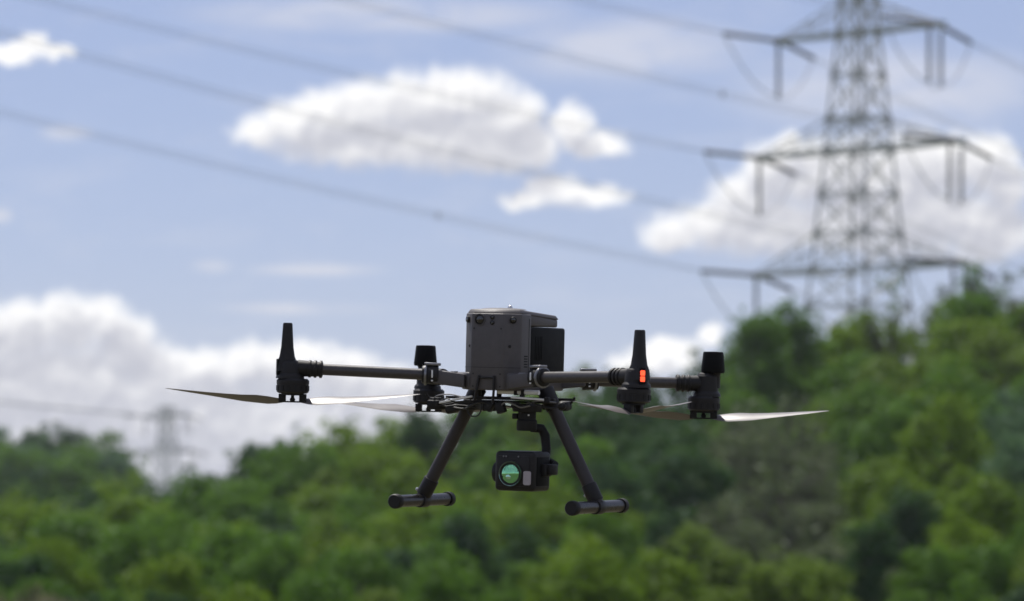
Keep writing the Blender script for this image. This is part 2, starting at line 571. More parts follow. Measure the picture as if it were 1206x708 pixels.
def build_pylon(loc, rz, front, back, label, LEVELS=LEVELS, peak=True, tk=1.0):
    root = empty('pylon', loc, (0, 0, rz))
    tag(root, label, 'pylon')
    inv = Matrix.Rotation(-rz, 3, 'Z')
    fr = inv @ Vector(front); bk = inv @ Vector(back)
    cor = [(1, 1), (-1, 1), (-1, -1), (1, -1)]
    for (sx, sy) in cor:
        pts = [(sx * half(z), sy * half(z), z) for z in LEVELS]
        mb = MB()
        for a, b in zip(pts, pts[1:]):
            d = (Vector(b) - Vector(a))
            mb.box((Vector(a) + Vector(b)) / 2, (0.19 * tk, 0.19 * tk, d.length + 0.1), d.to_track_quat('Z', 'Y').to_matrix())
        mb.build('leg', 'galv', root, smooth=None)
        mb = MB()
        mb.box((sx * 6.6 / math.sqrt(2), sy * 6.6 / math.sqrt(2), 0.0), (0.9, 0.9, 0.5)).build('footing', 'galv_node', root, smooth=None)
    for i in range(4):
        c0, c1 = cor[i], cor[(i + 1) % 4]
        for j, (za, zb) in enumerate(zip(LEVELS, LEVELS[1:])):
            ha, hb = half(za), half(zb)
            A0 = V(c0[0] * ha, c0[1] * ha, za); A1 = V(c1[0] * ha, c1[1] * ha, za)
            B0 = V(c0[0] * hb, c0[1] * hb, zb); B1 = V(c1[0] * hb, c1[1] * hb, zb)
            off = (V(c0[0] + c1[0], c0[1] + c1[1], 0)).normalized() * 0.09
            bar('brace', A0 + off, B1 + off, 0.105 * tk, root)
            bar('brace', A1 - off, B0 - off, 0.105 * tk, root)
            bar('strut', B0, B1, 0.12 if zb not in (36.1, 33.8, 42.4) else 0.2 * tk, root)
    for z in LEVELS[4:-1]:
        for (sx, sy) in cor:
            o = link('gusset_plate', UNIT_NODE, root); o.location = (sx * half(z), sy * half(z), z); o.scale = (0.30, 0.30, 0.48)
    # peak
    for (sx, sy) in cor if peak else []:
        h = half(50.2); bar('peak_bar', (sx * h, sy * h, 50.2), (0, 0, 53.0), 0.16, root)
    tips = []
    for (z, zt, L) in ARMS:
        for s in (1, -1):
            arm = MB()
            h, ht = half(z), half(zt)
            tip = V(s * L, 0, z)
            def seg(a, b, t=0.2):
                d = Vector(b) - Vector(a)
                arm.box((Vector(a) + Vector(b)) / 2, (t, t, d.length), d.to_track_quat('Z', 'Y').to_matrix())
            for sy in (1, -1):
                seg((s * h, sy * h, z), tip + V(0, sy * 0.25, 0), 0.22 * tk)
                seg((s * ht, sy * ht, zt), tip + V(0, sy * 0.2, 0.15), 0.09)
                n = 4
                for k in range(1, n):
                    a = V(s * h, sy * h, z).lerp(tip, k / n); b = V(s * ht, sy * ht, zt).lerp(tip, k / n)
                    seg(a, b, 0.05)
                    seg(a, V(s * ht, sy * ht, zt).lerp(tip, (k - 1) / n), 0.05)
            for k in range(1, 5):
                a = V(s * h, h, z).lerp(tip, k / 5); b = V(s * h, -h, z).lerp(tip, (k - 0.5) / 5)
                seg(a, b, 0.05)
            arm.box(tip, (0.8, 0.9, 0.45))
            arm.build('crossarm', 'galv', root, smooth=None)
            fe = tip + fr * 6.4; be = tip + bk * 4.6
            string(tip + fr * 0.3, fe, root); string(tip + bk * 0.3, be, root)
            # jumper held off by hanging strings
            hang = [tip + V(0, 0, -0.3) + fr * 0.25]
            if s > 0: hang = [tip + V(-s * 0.2, 0, -0.3) + fr * 0.8, tip + V(-s * 0.2, 0, -0.3) + bk * 0.6]
            low = []
            for hp in hang:
                string(hp, hp + V(0, 0, -4.0), root); low.append(hp + V(0, 0, -4.05))
            path = [fe]
            p0 = fe
            for q in low + [be]:
                for k in range(1, 9):
                    t = k / 8
                    c = p0.lerp(q, t); c.z -= math.sin(math.pi * t) * 0.9 if abs(p0.z - q.z) > 1 else math.sin(math.pi * t) * 0.25
                    path.append(c)
                p0 = q
            MB().tube(path, 0.045, 6).build('jumper_cable', 'wire', root)
            tips.append((root, s, z, Matrix.Rotation(rz, 3, 'Z') @ fe + Vector(loc), Matrix.Rotation(rz, 3, 'Z') @ be + Vector(loc)))
    return root, tips


def conductor(p, d, slope, curve, length, label, spacers, group=None, rad=0.023):
    root = empty('power_line', p)
    tag(root, label, 'power line', group)
    dh = Vector((d[0], d[1], 0)).normalized()
    sd = dh.cross(V(0, 0, 1))
    for s in (-1, 1):
        pts = []
        for k in range(41):
            t = length * k / 40
            pts.append(dh * t + V(0, 0, slope * t + curve * t * t) + V(0, 0, s * 0.16) * min(1, t / 1.5 + 0.1))
        MB().tube(pts, rad, 6).build('strand', 'wire', root)
    for t in spacers:
        mb = MB(); c = dh * t + V(0, 0, slope * t + curve * t * t)
        mb.box(c, (0.12, 0.12, 0.5)); mb.box(c, (0.22, 0.22, 0.16))
        mb.build('spacer', 'galv_node', root, bevel=0.02)
    return root

FRONT = Vector((-0.7071, -0.7071, 0.0)); BACK = Vector((0.60, 0.78, -0.19))
pyl, tips = build_pylon((25.5, 315, 0.0), R(-41), FRONT, BACK, 'large grey lattice pylon on the right rising behind the hillside trees')
NM = {25.0: 'lower', 33.8: 'middle', 42.4: 'top'}
for (_, s, z, fe, be) in tips:
    side = 'right' if s > 0 else 'left'
    sp = {(25.0, -1): [27], (33.8, 1): [19], (25.0, 1): [95]}.get((z, s), [])
    conductor(fe, FRONT, {25.0: 0.083, 33.8: 0.066, 42.4: 0.062}[z], 0.00028, 190, 'twin cable from the %s %s arm of the large pylon towards the upper left' % (NM[z], side), sp)
    conductor(be, BACK, -0.17, 0.0004, 120, 'twin cable from the %s %s arm of the large pylon away to the right' % (NM[z], side), [], rad=0.023)

# the same kind of pylon far off on the left
far, ft = build_pylon((-82.6, 1025, 0.0), R(-42), FRONT, BACK, 'small hazy lattice pylon far away above the trees on the left', LEVELS[:13], False, 1.7)
far.scale = (1.05, 1.05, 1.0)
for (z, x, nm) in [(42.4, -6.5, 'upper'), (33.8, -8.0, 'lower')]:
    p = Vector((-82.6 + x, 1020, z))
    conductor(p, (-0.80, -0.6), 0.05, 0.0001, 150, '%s thin cable running left from the far small pylon' % nm, [45], rad=0.09)

# ------------------------------------------------------------------ trees
def leaf_cloud(rs, lobes, n_per, size):
    """many small leaf faces spread over the shells of the lobes"""
    P = []; N = []; T = []
    for (c, r, tone) in lobes:
        n = max(12, int(n_per * r[0] * r[2]))
        d = rs.normal(size=(n, 3)); d /= np.linalg.norm(d, axis=1)[:, None]
        d[:, 2] = np.where((d[:, 2] < -0.35) & (rs.random(n) < 0.6), -d[:, 2], d[:, 2])
        rad = 0.40 + 0.75 * rs.random(n) ** 0.8
        P.append(np.array(c) + d * rad[:, None] * np.array(r))
        N.append(d * 0.9 + rs.normal(size=(n, 3)) * 0.55 + np.array([0, 0, 0.25]))
        T.append(np.clip(tone + rs.normal(size=n) * 0.22, 0, 1))
    P = np.concatenate(P); N = np.concatenate(N); T = np.concatenate(T)
    N /= np.linalg.norm(N, axis=1)[:, None]
    a = np.cross(N, rs.normal(size=N.shape)); a /= np.linalg.norm(a, axis=1)[:, None]
    b = np.cross(N, a)
    s = size * (0.6 + 0.8 * rs.random(len(P)))[:, None]
    quad = np.stack([P - a * s * 0.62, P - b * s * 0.42 + N * s * 0.08, P + a * s * 0.7, P + b * s * 0.42 + N * s * 0.08], axis=1).reshape(-1, 3)
    return quad, T


def crown_mesh(name, seed, kind):
    rs = np.random.default_rng(seed)
    lobes = []
    if kind == 'round':
        spec = dict(n=34, cz=0.60, rx=0.29, rz=0.34, lr=(0.085, 0.15), np_=13000, sz=0.024)
    elif kind == 'tall':
        spec = dict(n=34, cz=0.58, rx=0.20, rz=0.38, lr=(0.075, 0.13), np_=14000, sz=0.024)
    elif kind == 'bush':
        spec = dict(n=30, cz=0.48, rx=0.42, rz=0.42, lr=(0.10, 0.18), np_=9500, sz=0.032)
    elif kind == 'sparse':
        spec = dict(n=17, cz=0.62, rx=0.25, rz=0.33, lr=(0.06, 0.11), np_=8000, sz=0.024)
    elif kind == 'twig':
        spec = dict(n=40, cz=0.52, rx=0.38, rz=0.40, lr=(0.08, 0.15), np_=4200, sz=0.027)
    n = int(spec['n'] * 1.5); spec['lr'] = (spec['lr'][0] * 0.72, spec['lr'][1] * 0.92)
    for k in range(n):
        d = rs.normal(size=3); d /= np.linalg.norm(d)
        rr = (0.35 + 0.72 * rs.random() ** 0.5)
        zz = d[2] * spec['rz'] * rr
        wide = 1.0 - 0.35 * max(0, zz / spec['rz'])
        c = (d[0] * spec['rx'] * rr * wide, d[1] * spec['rx'] * rr * wide, spec['cz'] + zz)
        r = spec['lr'][0] + (spec['lr'][1] - spec['lr'][0]) * rs.random()
        lobes.append((c, (r * (0.9 + 0.35 * rs.random()), r * (0.9 + 0.35 * rs.random()), r * (0.7 + 0.3 * rs.random())), 0.2 + 0.6 * rs.random()))
    for k in range(n // 2):
        c0 = lobes[int(rs.integers(n))][0]; r = spec['lr'][0] * (0.45 + 0.5 * rs.random())
        d = rs.normal(size=3); d[2] = abs(d[2]); d /= np.linalg.norm(d)
        c = tuple(np.array(c0) + d * spec['lr'][1] * (0.8 + 0.7 * rs.random()))
        lobes.append((c, (r, r, r * 0.8), 0.4 + 0.5 * rs.random()))
    q, T = leaf_cloud(rs, lobes, spec['np_'], spec['sz'])
    nq = len(T)
    me = bpy.data.meshes.new(name)
    me.vertices.add(nq * 4); me.vertices.foreach_set('co', q.astype(np.float32).ravel())
    me.loops.add(nq * 4); me.loops.foreach_set('vertex_index', np.arange(nq * 4, dtype=np.int32))
    me.polygons.add(nq); me.polygons.foreach_set('loop_start', np.arange(0, nq * 4, 4, dtype=np.int32))
    me.polygons.foreach_set('loop_total', np.full(nq, 4, dtype=np.int32))
    me.update(calc_edges=True)
    at = me.attributes.new('leaf_tone', 'FLOAT', 'FACE'); at.data.foreach_set('value', T.astype(np.float32))
    me.materials.append(LEAF['mid'])
    # trunk and limbs
    mb = MB()
    top = spec['cz'] + spec['rz'] * 0.5
    pts = [(0, 0, -0.06)]; rad = [0.034]
    for k in range(1, 7):
        t = k / 6
        pts.append(((rs.random() - 0.5) * 0.04, (rs.random() - 0.5) * 0.04, top * t)); rad.append(0.03 * (1 - t) + 0.004)
    mb.tube(pts, rad, 8)
    big = sorted(lobes, key=lambda l: -l[1][0])[:(12 if kind != 'twig' else 34)]
    for (c, r, tn) in big:
        z0 = max(0.12, c[2] - 0.14 - 0.16 * rs.random()); z0 = min(z0, top * 0.9)
        mid = (c[0] * 0.45 + (rs.random() - 0.5) * 0.03, c[1] * 0.45 + (rs.random() - 0.5) * 0.03, z0 * 0.5 + c[2] * 0.5)
        mb.tube([(0, 0, z0), mid, c], [0.014, 0.009, 0.003], 5)
        if kind in ('twig', 'sparse'):
            for q_ in range(5):
                e = (c[0] + rs.normal() * r[0] * 0.8, c[1] + rs.normal() * r[0] * 0.8, c[2] + abs(rs.normal()) * r[2])
                mb.tube([mid, ((mid[0] + e[0]) / 2 + rs.normal() * 0.01, (mid[1] + e[1]) / 2, (mid[2] + e[2]) / 2), e], [0.006, 0.004, 0.0015], 4)
    tm = mb.mesh(name + '_trunk', smooth=60); tm.materials.append(M['bark'])
    return me, tm

TREES = {k: [crown_mesh('%s_crown' % k, 100 * j + i * 7 + 3, k) for i in range(n)] for j, (k, n) in enumerate([('round', 5), ('tall', 4), ('bush', 5), ('sparse', 2), ('twig', 3)])}


def add_tree(name, kind, var, leaf, loc, h, wide, rz, label, group, cat='tree'):
    cm, tm = TREES[kind][var % len(TREES[kind])]
    root = empty(name, loc, (0, 0, rz))
    root.scale = (h * wide, h * wide, h)
    tag(root, label, cat, group)
    c = link('crown', cm, root)
    c.material_slots[0].link = 'OBJECT'; c.material_slots[0].material = LEAF[leaf]
    link('trunk', tm, root)
    return root


def world_at(u, yp, d):
    return (u - 603) / 5040 * d, d, 1.7 + (690 - yp) / 5040 * d

rnd = random.Random(11)
CNAME = {'bright': 'bright green', 'mid': 'mid green', 'dark': 'dark green', 'olive': 'olive green', 'grey': 'greyish thinly leaved', 'blue': 'bluish green', 'dry': 'pale dry'}


def leaf_colour(u, yp):
    """which leaf colour is used where on the hillside"""
    r = rnd.random()
    def near(cx, cy, rx, ry): return ((u - cx) / rx) ** 2 + ((yp - cy) / ry) ** 2 < 1
    if near(930, 600, 105, 75): return 'grey' if r < 0.8 else 'dark'
    if near(775, 560, 85, 90): return 'dark' if r < 0.9 else 'mid'  # mostly dark leaves over this patch of the hillside
    if near(1190, 540, 40, 70): return 'blue' if r < 0.7 else 'mid'
    if near(870, 700, 150, 55): return 'olive' if r < 0.65 else 'bright'
    if near(285, 560, 45, 22): return 'blue' if r < 0.6 else 'mid'
    if near(40, 625, 90, 50): return 'dark' if r < 0.75 else 'mid'
    if near(1130, 450, 110, 100): return 'bright' if r < 0.6 else ('olive' if r < 0.9 else 'mid')
    if near(850, 445, 70, 40): return 'bright' if r < 0.7 else 'mid'
    if near(640, 640, 110, 70): return 'bright' if r < 0.5 else ('mid' if r < 0.85 else 'dark')
    if u < 330: return 'mid' if r < 0.5 else ('dark' if r < 0.68 else 'bright')
    return 'mid' if r < 0.46 else ('bright' if r < 0.82 else ('dark' if r < 0.92 else 'olive'))


def zone(u, t):
    if u < 330: return 'in the wood at the lower left'
    if u < 700: return 'in the wood under the drone'
    if t > 0.8: return 'near the top of the right hillside'
    return 'on the slope of the right hillside'

PLACED = []
rows = 11
for k in range(rows):
    t = k / (rows - 1)
    d = D0 + (D1 - D0) * t ** 0.95
    h0 = tree_h(d)
    u = -70 + rnd.random() * 50
    while u < 1280:
        dd = d + rnd.uniform(-5, 5)
        x = (u - 603) / 5040 * dd
        top = canopy_z(x, dd)
        h = h0 * (rnd.uniform(0.98, 1.16) if t > 0.8 else rnd.uniform(0.78, 1.24))
        yp = 690 - (top - h * 0.3 - 1.7) / dd * 5040
        leaf = leaf_colour(u, yp)
        kind = 'twig' if leaf == 'grey' else (rnd.choice(['bush', 'bush', 'round', 'tall']) if h0 < 5.2 else rnd.choice(['round', 'round', 'tall', 'bush']))
        wide = rnd.uniform(0.85, 1.2) * (0.8 if kind == 'bush' else 1.05)
        gz = ground_z(x, dd) - 0.05
        nm = {'bush': 'shrub', 'twig': 'scrub_tree'}.get(kind, 'broadleaf_tree')
        what = {'bush': 'rounded shrub', 'twig': 'scrub tree', 'round': 'round-crowned tree', 'tall': 'tall narrow tree'}[kind]
        lab = '%s %s %s' % (CNAME[leaf], what, zone(u, t))
        tr = add_tree(nm, kind, rnd.randrange(9), leaf, (x, dd, gz), h, wide, rnd.uniform(0, 6.28), lab, lab + 's', 'shrub' if kind == 'bush' else 'tree')
        PLACED.append((u, yp, tr, '%s %s' % (CNAME[leaf], what)))
        cw = h * wide * {'bush': 0.95, 'round': 0.72, 'tall': 0.58, 'twig': 0.9}[kind]
        u += cw / dd * 5040 * (rnd.uniform(0.5, 0.72) if t > 0.8 else rnd.uniform(0.62, 0.95))

# the far wooded hill on the left
HILL = [(-90, 526), (-40, 516), (0, 514), (50, 510), (90, 514), (120, 520), (142, 538), (165, 568)]


def hill_y(u):
    for (a, ya), (b, yb) in zip(HILL, HILL[1:]):
        if u <= b: return ya + (yb - ya) * max(0, (u - a) / (b - a))
    return 640
for k in range(4):
    d = 415 + 22 * k
    u = -80 + rnd.random() * 30
    while u < 172:
        yp = hill_y(u) + (3 - k) * 14 + rnd.uniform(-7, 3)
        x, y, z = world_at(u, yp, d)
        g = ground_z(x, y)
        h = max(5.0, (z - g) / 0.95)
        h = min(h, 15.0)
        leaf = rnd.choice(['mid', 'dark', 'dark', 'mid', 'blue'])
        lab = '%s tree on the distant wooded hill at far left' % CNAME[leaf]
        tr = add_tree('broadleaf_tree', rnd.choice(['round', 'bush']), rnd.randrange(9), leaf, (x, y, z - 0.95 * h), h, rnd.uniform(0.8, 1.05), rnd.uniform(0, 6.28), lab, lab + 's')
        PLACED.append((u, yp + 25, tr, '%s far tree' % CNAME[leaf]))
        u += rnd.uniform(26, 42)

# every tree says where in the wood it stands
SPOT = [(40, 'by the left picture edge'), (120, 'under the small left cloud'), (175, 'left of the far pylon'), (235, 'under the far pylon'), (300, 'under the left rotor blade'), (370, 'under the left front motor'),
        (440, 'between left motor and left skid'), (505, 'under the left skid'), (565, 'between left skid and camera'), (630, 'under the slung camera'), (690, 'between camera and right skid'), (740, 'under the right skid'),
        (800, 'right of the right skid'), (860, 'under the right rear motor'), (915, 'under the right rotor blade'), (975, 'under the right blade tip'), (1040, 'below the large pylon'), (1105, 'right of the large pylon'),
        (1160, 'near the right picture edge'), (9999, 'by the right picture edge')]
BAND = [(0.16, 'on the skyline'), (0.38, 'high in the wood'), (0.62, 'halfway up the wood'), (0.84, 'low in the wood'), (9, 'along the bottom edge')]
ORD = ['first', 'second', 'third', 'fourth', 'fifth', 'sixth', 'seventh', 'eighth']
NUM = ['', 'one', 'two', 'three', 'four', 'five', 'six', 'seven', 'eight']
bins = {}
for (u, yp, tr, what) in PLACED:
    sk = skyline(u) if 'far tree' not in what else hill_y(u)
    f = (yp - sk) / (708 - sk)
    band = next(n for b, n in BAND if f < b)
    if 'far tree' in what: band = 'on the distant hill'
    spot = next(n for b, n in SPOT if u < b)
    bins.setdefault('%s %s %s' % (what, band, spot), []).append((u, tr))
for lab, lst in bins.items():
    lst.sort(key=lambda e: e[0])
    for i, (u, tr) in enumerate(lst):
        if len(lst) == 1: tr['label'] = lab
        elif len(lst) == 2: tr['label'] = ('left ' if i == 0 else 'right ') + lab
        else: tr['label'] = '%s, %s from left' % (lab.replace('round-crowned', 'round').replace('tall narrow', 'narrow'), ORD[i])

# trees that stand out on the skyline
for (u, yp, d, h, kind, leaf, wide, label) in [
    (690, 426, 290, 6.5, 'sparse', 'olive', 0.9, 'lone olive treetop on the skyline between the drone body and the red light'),
    (889, 362, 262, 9.0, 'round', 'mid', 0.85, 'dark-edged round tree at the left end of the hilltop by the pylon'),
    (925, 360, 268, 9.0, 'round', 'mid', 0.95, 'leafy round tree just left of the pylon foot'),
    (1049, 326, 268, 11.5, 'sparse', 'olive', 0.6, 'thin tree with a small tufted crown in front of the pylon'),
    (1003, 366, 272, 8.5, 'bush', 'bright', 0.8, 'bushy tree right in front of the pylon body'),
    (1112, 334, 280, 9.0, 'sparse', 'grey', 0.8, 'wispy pale tree on the hilltop right of the pylon'),
    (1146, 306, 272, 11.0, 'sparse', 'mid', 0.85, 'tallest loose tree on the hilltop right of the pylon'),
    (1183, 318, 276, 10.0, 'sparse', 'grey', 0.9, 'thin airy tree at the right end of the skyline'),
    (1140, 340, 262, 9.5, 'tall', 'mid', 1.0, 'dense green tree under the tallest loose hilltop tree'),
    (337, 520, 262, 9.0, 'tall', 'mid', 0.9, 'pointed tree where the wood meets the sky left of the drone leg'),
    (497, 484, 262, 9.0, 'tall', 'dark', 0.9, 'pointed dark tree on the skyline under the left rear rotor'),
]:
    x, y, z = world_at(u, yp, d)
    add_tree('skyline_tree', kind, int(u), leaf, (x, y, z - h), h, wide, u, label, None)

# pale dry stalks at the bottom left corner
for i in range(5):
    u = -10 + i * 24 + rnd.uniform(-6, 6); d = 118 + rnd.uniform(-3, 3)
    x, y, z = world_at(u, 692 + rnd.uniform(-4, 8), d)
    g = ground_z(x, y)
    add_tree('dry_bush', 'twig', i, 'dry', (x, y, g), z - g, 0.9, i, '%s from left of the pale dry stalky bushes in the bottom left corner' % ['first', 'second', 'third', 'fourth', 'fifth'][i], 'pale dry bushes in the bottom left corner', 'shrub')

# ------------------------------------------------------------------ the drone
# local axes: x to the picture's right (the drone's left), y to its tail, z up
drone = empty('quadcopter_drone', (0, 9.0, 2.141))
drone.rotation_mode = 'QUATERNION'
rotm = Matrix.Rotation(R(-25), 3, 'Z') @ Matrix.Rotation(R(2.2), 3, 'X') @ Matrix.Rotation(R(2.5), 3, 'Y')
drone.rotation_quaternion = rotm.to_quaternion()
tag(drone, 'dark grey four-rotor drone hovering with a camera slung below', 'drone')


def rbox(name, c, size, m, parent=drone, bevel=0.002, rot=None, taper=(1, 1), segs=2):
    return MB().box(c, size, rot, taper).build(name, m, parent, bevel, 40, segs)

# fuselage
front = [(-0.036, -0.125), (0.036, -0.125), (0.064, -0.096), (0.064, -0.046), (-0.064, -0.046), (-0.064, -0.096)]
shell = MB().prism(front, -0.030, 0.130, 0.0, 0.0).build('fuselage', 'shell', drone, 0.004, 40, 3)
lidp = [(-0.034, -0.1235), (0.034, -0.1235), (0.0625, -0.094), (0.0625, 0.095), (0.05, 0.108), (-0.05, 0.108), (-0.0625, 0.095), (-0.0625, -0.094)]
def slope(mb):
    mb.v = [(x, y, z - max(0, y + 0.03) * 0.075 if z > 0.12 else z) for (x, y, z) in mb.v]
    return mb
lid = slope(MB().prism(lidp, 0.1300, 0.1385, 0.07)).build('top_cover', 'shell', drone, 0.003, 40, 3)
slope(MB().prism([(-0.060, -0.044), (0.060, -0.044), (0.0615, 0.09), (0.05, 0.107), (-0.05, 0.107), (-0.0615, 0.09)], 0.1045, 0.1297)).build('lid_rim', 'shell', drone, 0.004, 40, 3)
rbox('spine', (0, 0.02, 0.06), (0.012, 0.13, 0.10), 'shell_dark')
# low dome with the beacon on the lid
MB().lathe([(0.050, 0), (0.044, 0.0018), (0.03, 0.0032), (0.004, 0.0040)], (0.0, -0.050, 0.1383)).build('cover_disc', 'shell', lid)
MB().lathe([(0.0055, 0), (0.0052, 0.003), (0.0035, 0.0058), (0.001, 0.007)], (0.006, -0.03, 0.1413)).build('beacon', 'steel', lid)
# batteries in the rear bay
for s in (-1, 1):
    b = rbox('battery', (s * 0.0345, 0.0455, 0.0555), (0.053, 0.175, 0.096), 'battery', bevel=0.005, segs=3)
    for k in range(5):
        rbox('grip_rib', (s * 0.0612, 0.0 + k * 0.008 - 0.018, 0.060), (0.0016, 0.003, 0.05), 'battery', b, 0.0005)
    rbox('release_button', (s * 0.0345, 0.1325, 0.085), (0.02, 0.003, 0.014), 'grey_metal', b, 0.001)
# chassis below
chass = MB().prism([(-0.05, -0.118), (0.05, -0.118), (0.074, -0.09), (0.074, 0.10), (0.05, 0.128), (-0.05, 0.128), (-0.074, 0.10), (-0.074, -0.09)], -0.0295, 0.0065).build('chassis', 'shell', drone, 0.004, 40, 2)
# forward looking sensors
sens = [((-0.0185, -0.1252, 0.1165), (0, -1, 0), 0.0085), ((0.0105, -0.1252, 0.1215), (0, -1, 0), 0.0038), ((0.0105, -0.1252, 0.1105), (0, -1, 0), 0.0038),
        ((0.0505, -0.1102, 0.1165), (0.7, -0.72, 0), 0.0058), ((-0.0505, -0.1102, 0.1165), (-0.7, -0.72, 0), 0.0058)]
for (c, ax, r) in sens:
    k = 3.2 if abs(ax[0]) > 0.1 else 1.0
    o = MB().lathe([(r * 1.25, -0.002), (r * 1.25, 0.0010 * k), (r, 0.0016 * k), (r, 0.0016 * k - 0.0012)], c, ax, 20).build('vision_sensor', 'shell_dark', drone)
    MB().lathe([(r * 0.98, 0.0016 * k - 0.0014), (r * 0.8, 0.0016 * k - 0.0006), (r * 0.3, 0.0016 * k)], c, ax, 16).build('lens', 'lens_black', o)
MB().lathe([(0.0125, 0), (0.0125, 0.0016), (0.0108, 0.0018), (0.0108, 0.0004)], (-0.0185, -0.1251, 0.1165), (0, -1, 0), 28).build('sensor_ring', 'shell', shell)
# small screws and seams on the nose
for (x, y, ax) in ((0.0465, -0.1145, (0.7, -0.72, 0)), (-0.046, -0.115, (-0.7, -0.72, 0))):
    MB().lathe([(0.0032, -0.001), (0.0032, 0.001), (0.002, 0.0012)], (x, y, 0.062), ax, 12).build('screw', 'shell_dark', shell)
for s in (-1, 1):
    rbox('side_seam', (s * 0.0642, -0.058, 0.06), (0.0008, 0.0012, 0.12), 'shell_dark', shell, 0)
for (x, z) in ((-0.031, 0.004), (0.031, 0.004), (-0.031, -0.022), (0.031, -0.022), (-0.031, 0.098), (0.031, 0.098)):
    MB().lathe([(0.0016, -0.0006), (0.0016, 0.0005), (0.0008, 0.0006)], (x, -0.1250, z), (0, -1, 0), 10).build('screw', 'rubber', shell)
for k in range(5):
    rbox('vent_slot', (0.0642, -0.072, 0.020 + k * 0.0055), (0.0010, 0.016, 0.0022), 'battery', shell, 0)
rbox('nose_seam', (0, -0.1252, 0.0175), (0.071, 0.0006, 0.0007), 'rubber', shell, 0)
for s_ in (-1, 1):
    rbox('cheek_seam', (s_ * 0.0500, -0.1106, 0.0175), (0.0390, 0.0006, 0.0007), 'rubber', shell, 0, Euler((0, 0, s_ * R(46))))
# bracket on the chin
MB().tube([(-0.016, -0.127, 0.000), (-0.020, -0.131, -0.03), (-0.026, -0.126, -0.052)], 0.0028, 8).build('chin_strut', 'shell_dark', drone)
MB().tube([(0.018, -0.127, 0.000), (0.020, -0.131, -0.03), (0.016, -0.126, -0.056)], 0.0028, 8).build('chin_strut', 'shell_dark', drone)
rbox('chin_bar', (0.001, -0.1275, -0.004), (0.036, 0.004, 0.004), 'shell_dark', bevel=0.001)

# arms, motors, rotors
STA = [(0.018, 0.014, 30, 0.0), (0.034, 0.026, 28, 0.000), (0.052, 0.038, 25, 0.001), (0.075, 0.044, 22, 0.003), (0.105, 0.042, 19, 0.004), (0.14, 0.036, 16, 0.007),
       (0.18, 0.029, 13, 0.0108), (0.22, 0.021, 11, 0.0148), (0.248, 0.014, 9, 0.0178), (0.262, 0.008, 8, 0.0192), (0.2665, 0.003, 8, 0.0196)]


def blade_mesh(sense):
    vs = []; fs = []; n = 10
    for (r, c, pitch, zz) in STA:
        a = R(pitch) * sense
        for k in range(n):
            th = 2 * math.pi * k / n
            lx = math.cos(th) * c * 0.5 - c * 0.06
            lz = math.sin(th) * c * 0.045 + 0.03 * c * (1 - (2 * lx / c) ** 2)
            vs.append((r, lx * math.cos(a) * 1.0 - lz * math.sin(a), zz + lx * math.sin(a) + lz * math.cos(a)))
    for j in range(len(STA) - 1):
        for k in range(n):
            k2 = (k + 1) % n
            fs.append((j * n + k, j * n + k2, (j + 1) * n + k2, (j + 1) * n + k))
    fs.append(tuple(range(n))); fs.append(tuple(range((len(STA) - 1) * n, len(STA) * n)))
    mb = MB(); mb.add(vs, fs)
    me = mb.mesh('blade', smooth=50); me.materials.append(M['blade'])
    return me
BLADE = {s: blade_mesh(s) for s in (-1, 1)}


def rotor(c, ang, sense):
    hub = MB()
    q = Matrix.Rotation(ang, 3, 'Z')
    for s in (-1, 1):
        hub.box(q @ V(s * 0.0215, 0, 0.008), (0.015, 0.017, 0.016), q)
    hub.box((0, 0, -0.0005), (0.058, 0.015, 0.003), q)
    hub.lathe([(0.0042, 0), (0.0062, 0.004), (0.0035, 0.009), (0.0035, 0.018)], (0, 0, 0), n=12)
    o = hub.build('propeller', 'rubber', drone, 0.0012)
    o.location = c
    for k in range(2):
        b = link('blade', BLADE[sense], o)
        b.rotation_euler = (0, 0, ang + math.pi * k)
        b.location = (0, 0, 0.002)


def motor(c, zt, zb):
    x, y = c
    r = 0.0335
    o = MB().lathe([(r * 0.86, zb - zt), (r, zb - zt + 0.003), (r, -0.012), (r * 1.02, -0.011), (r * 1.02, -0.004), (r * 0.9, 0.0)], (x, y, zt), n=28).build('motor', 'shell_dark', drone, 0, 30)
    for k in range(14):
        a = 2 * math.pi * k / 14
        rb = link('cooling_fin', FIN, o)
        rb.location = (x + math.cos(a) * r, y + math.sin(a) * r, zt - 0.020); rb.rotation_euler = (0, 0, a)
    MB().lathe([(r * 0.72, -0.004), (r * 0.72, 0.0)], (x, y, zb), n=20).build('bell_plate', 'rubber', o)
    return o
FIN = MB().box((0, 0, 0), (0.0022, 0.006, 0.011)).mesh('cooling_fin'); FIN.materials.append(M['rubber'])


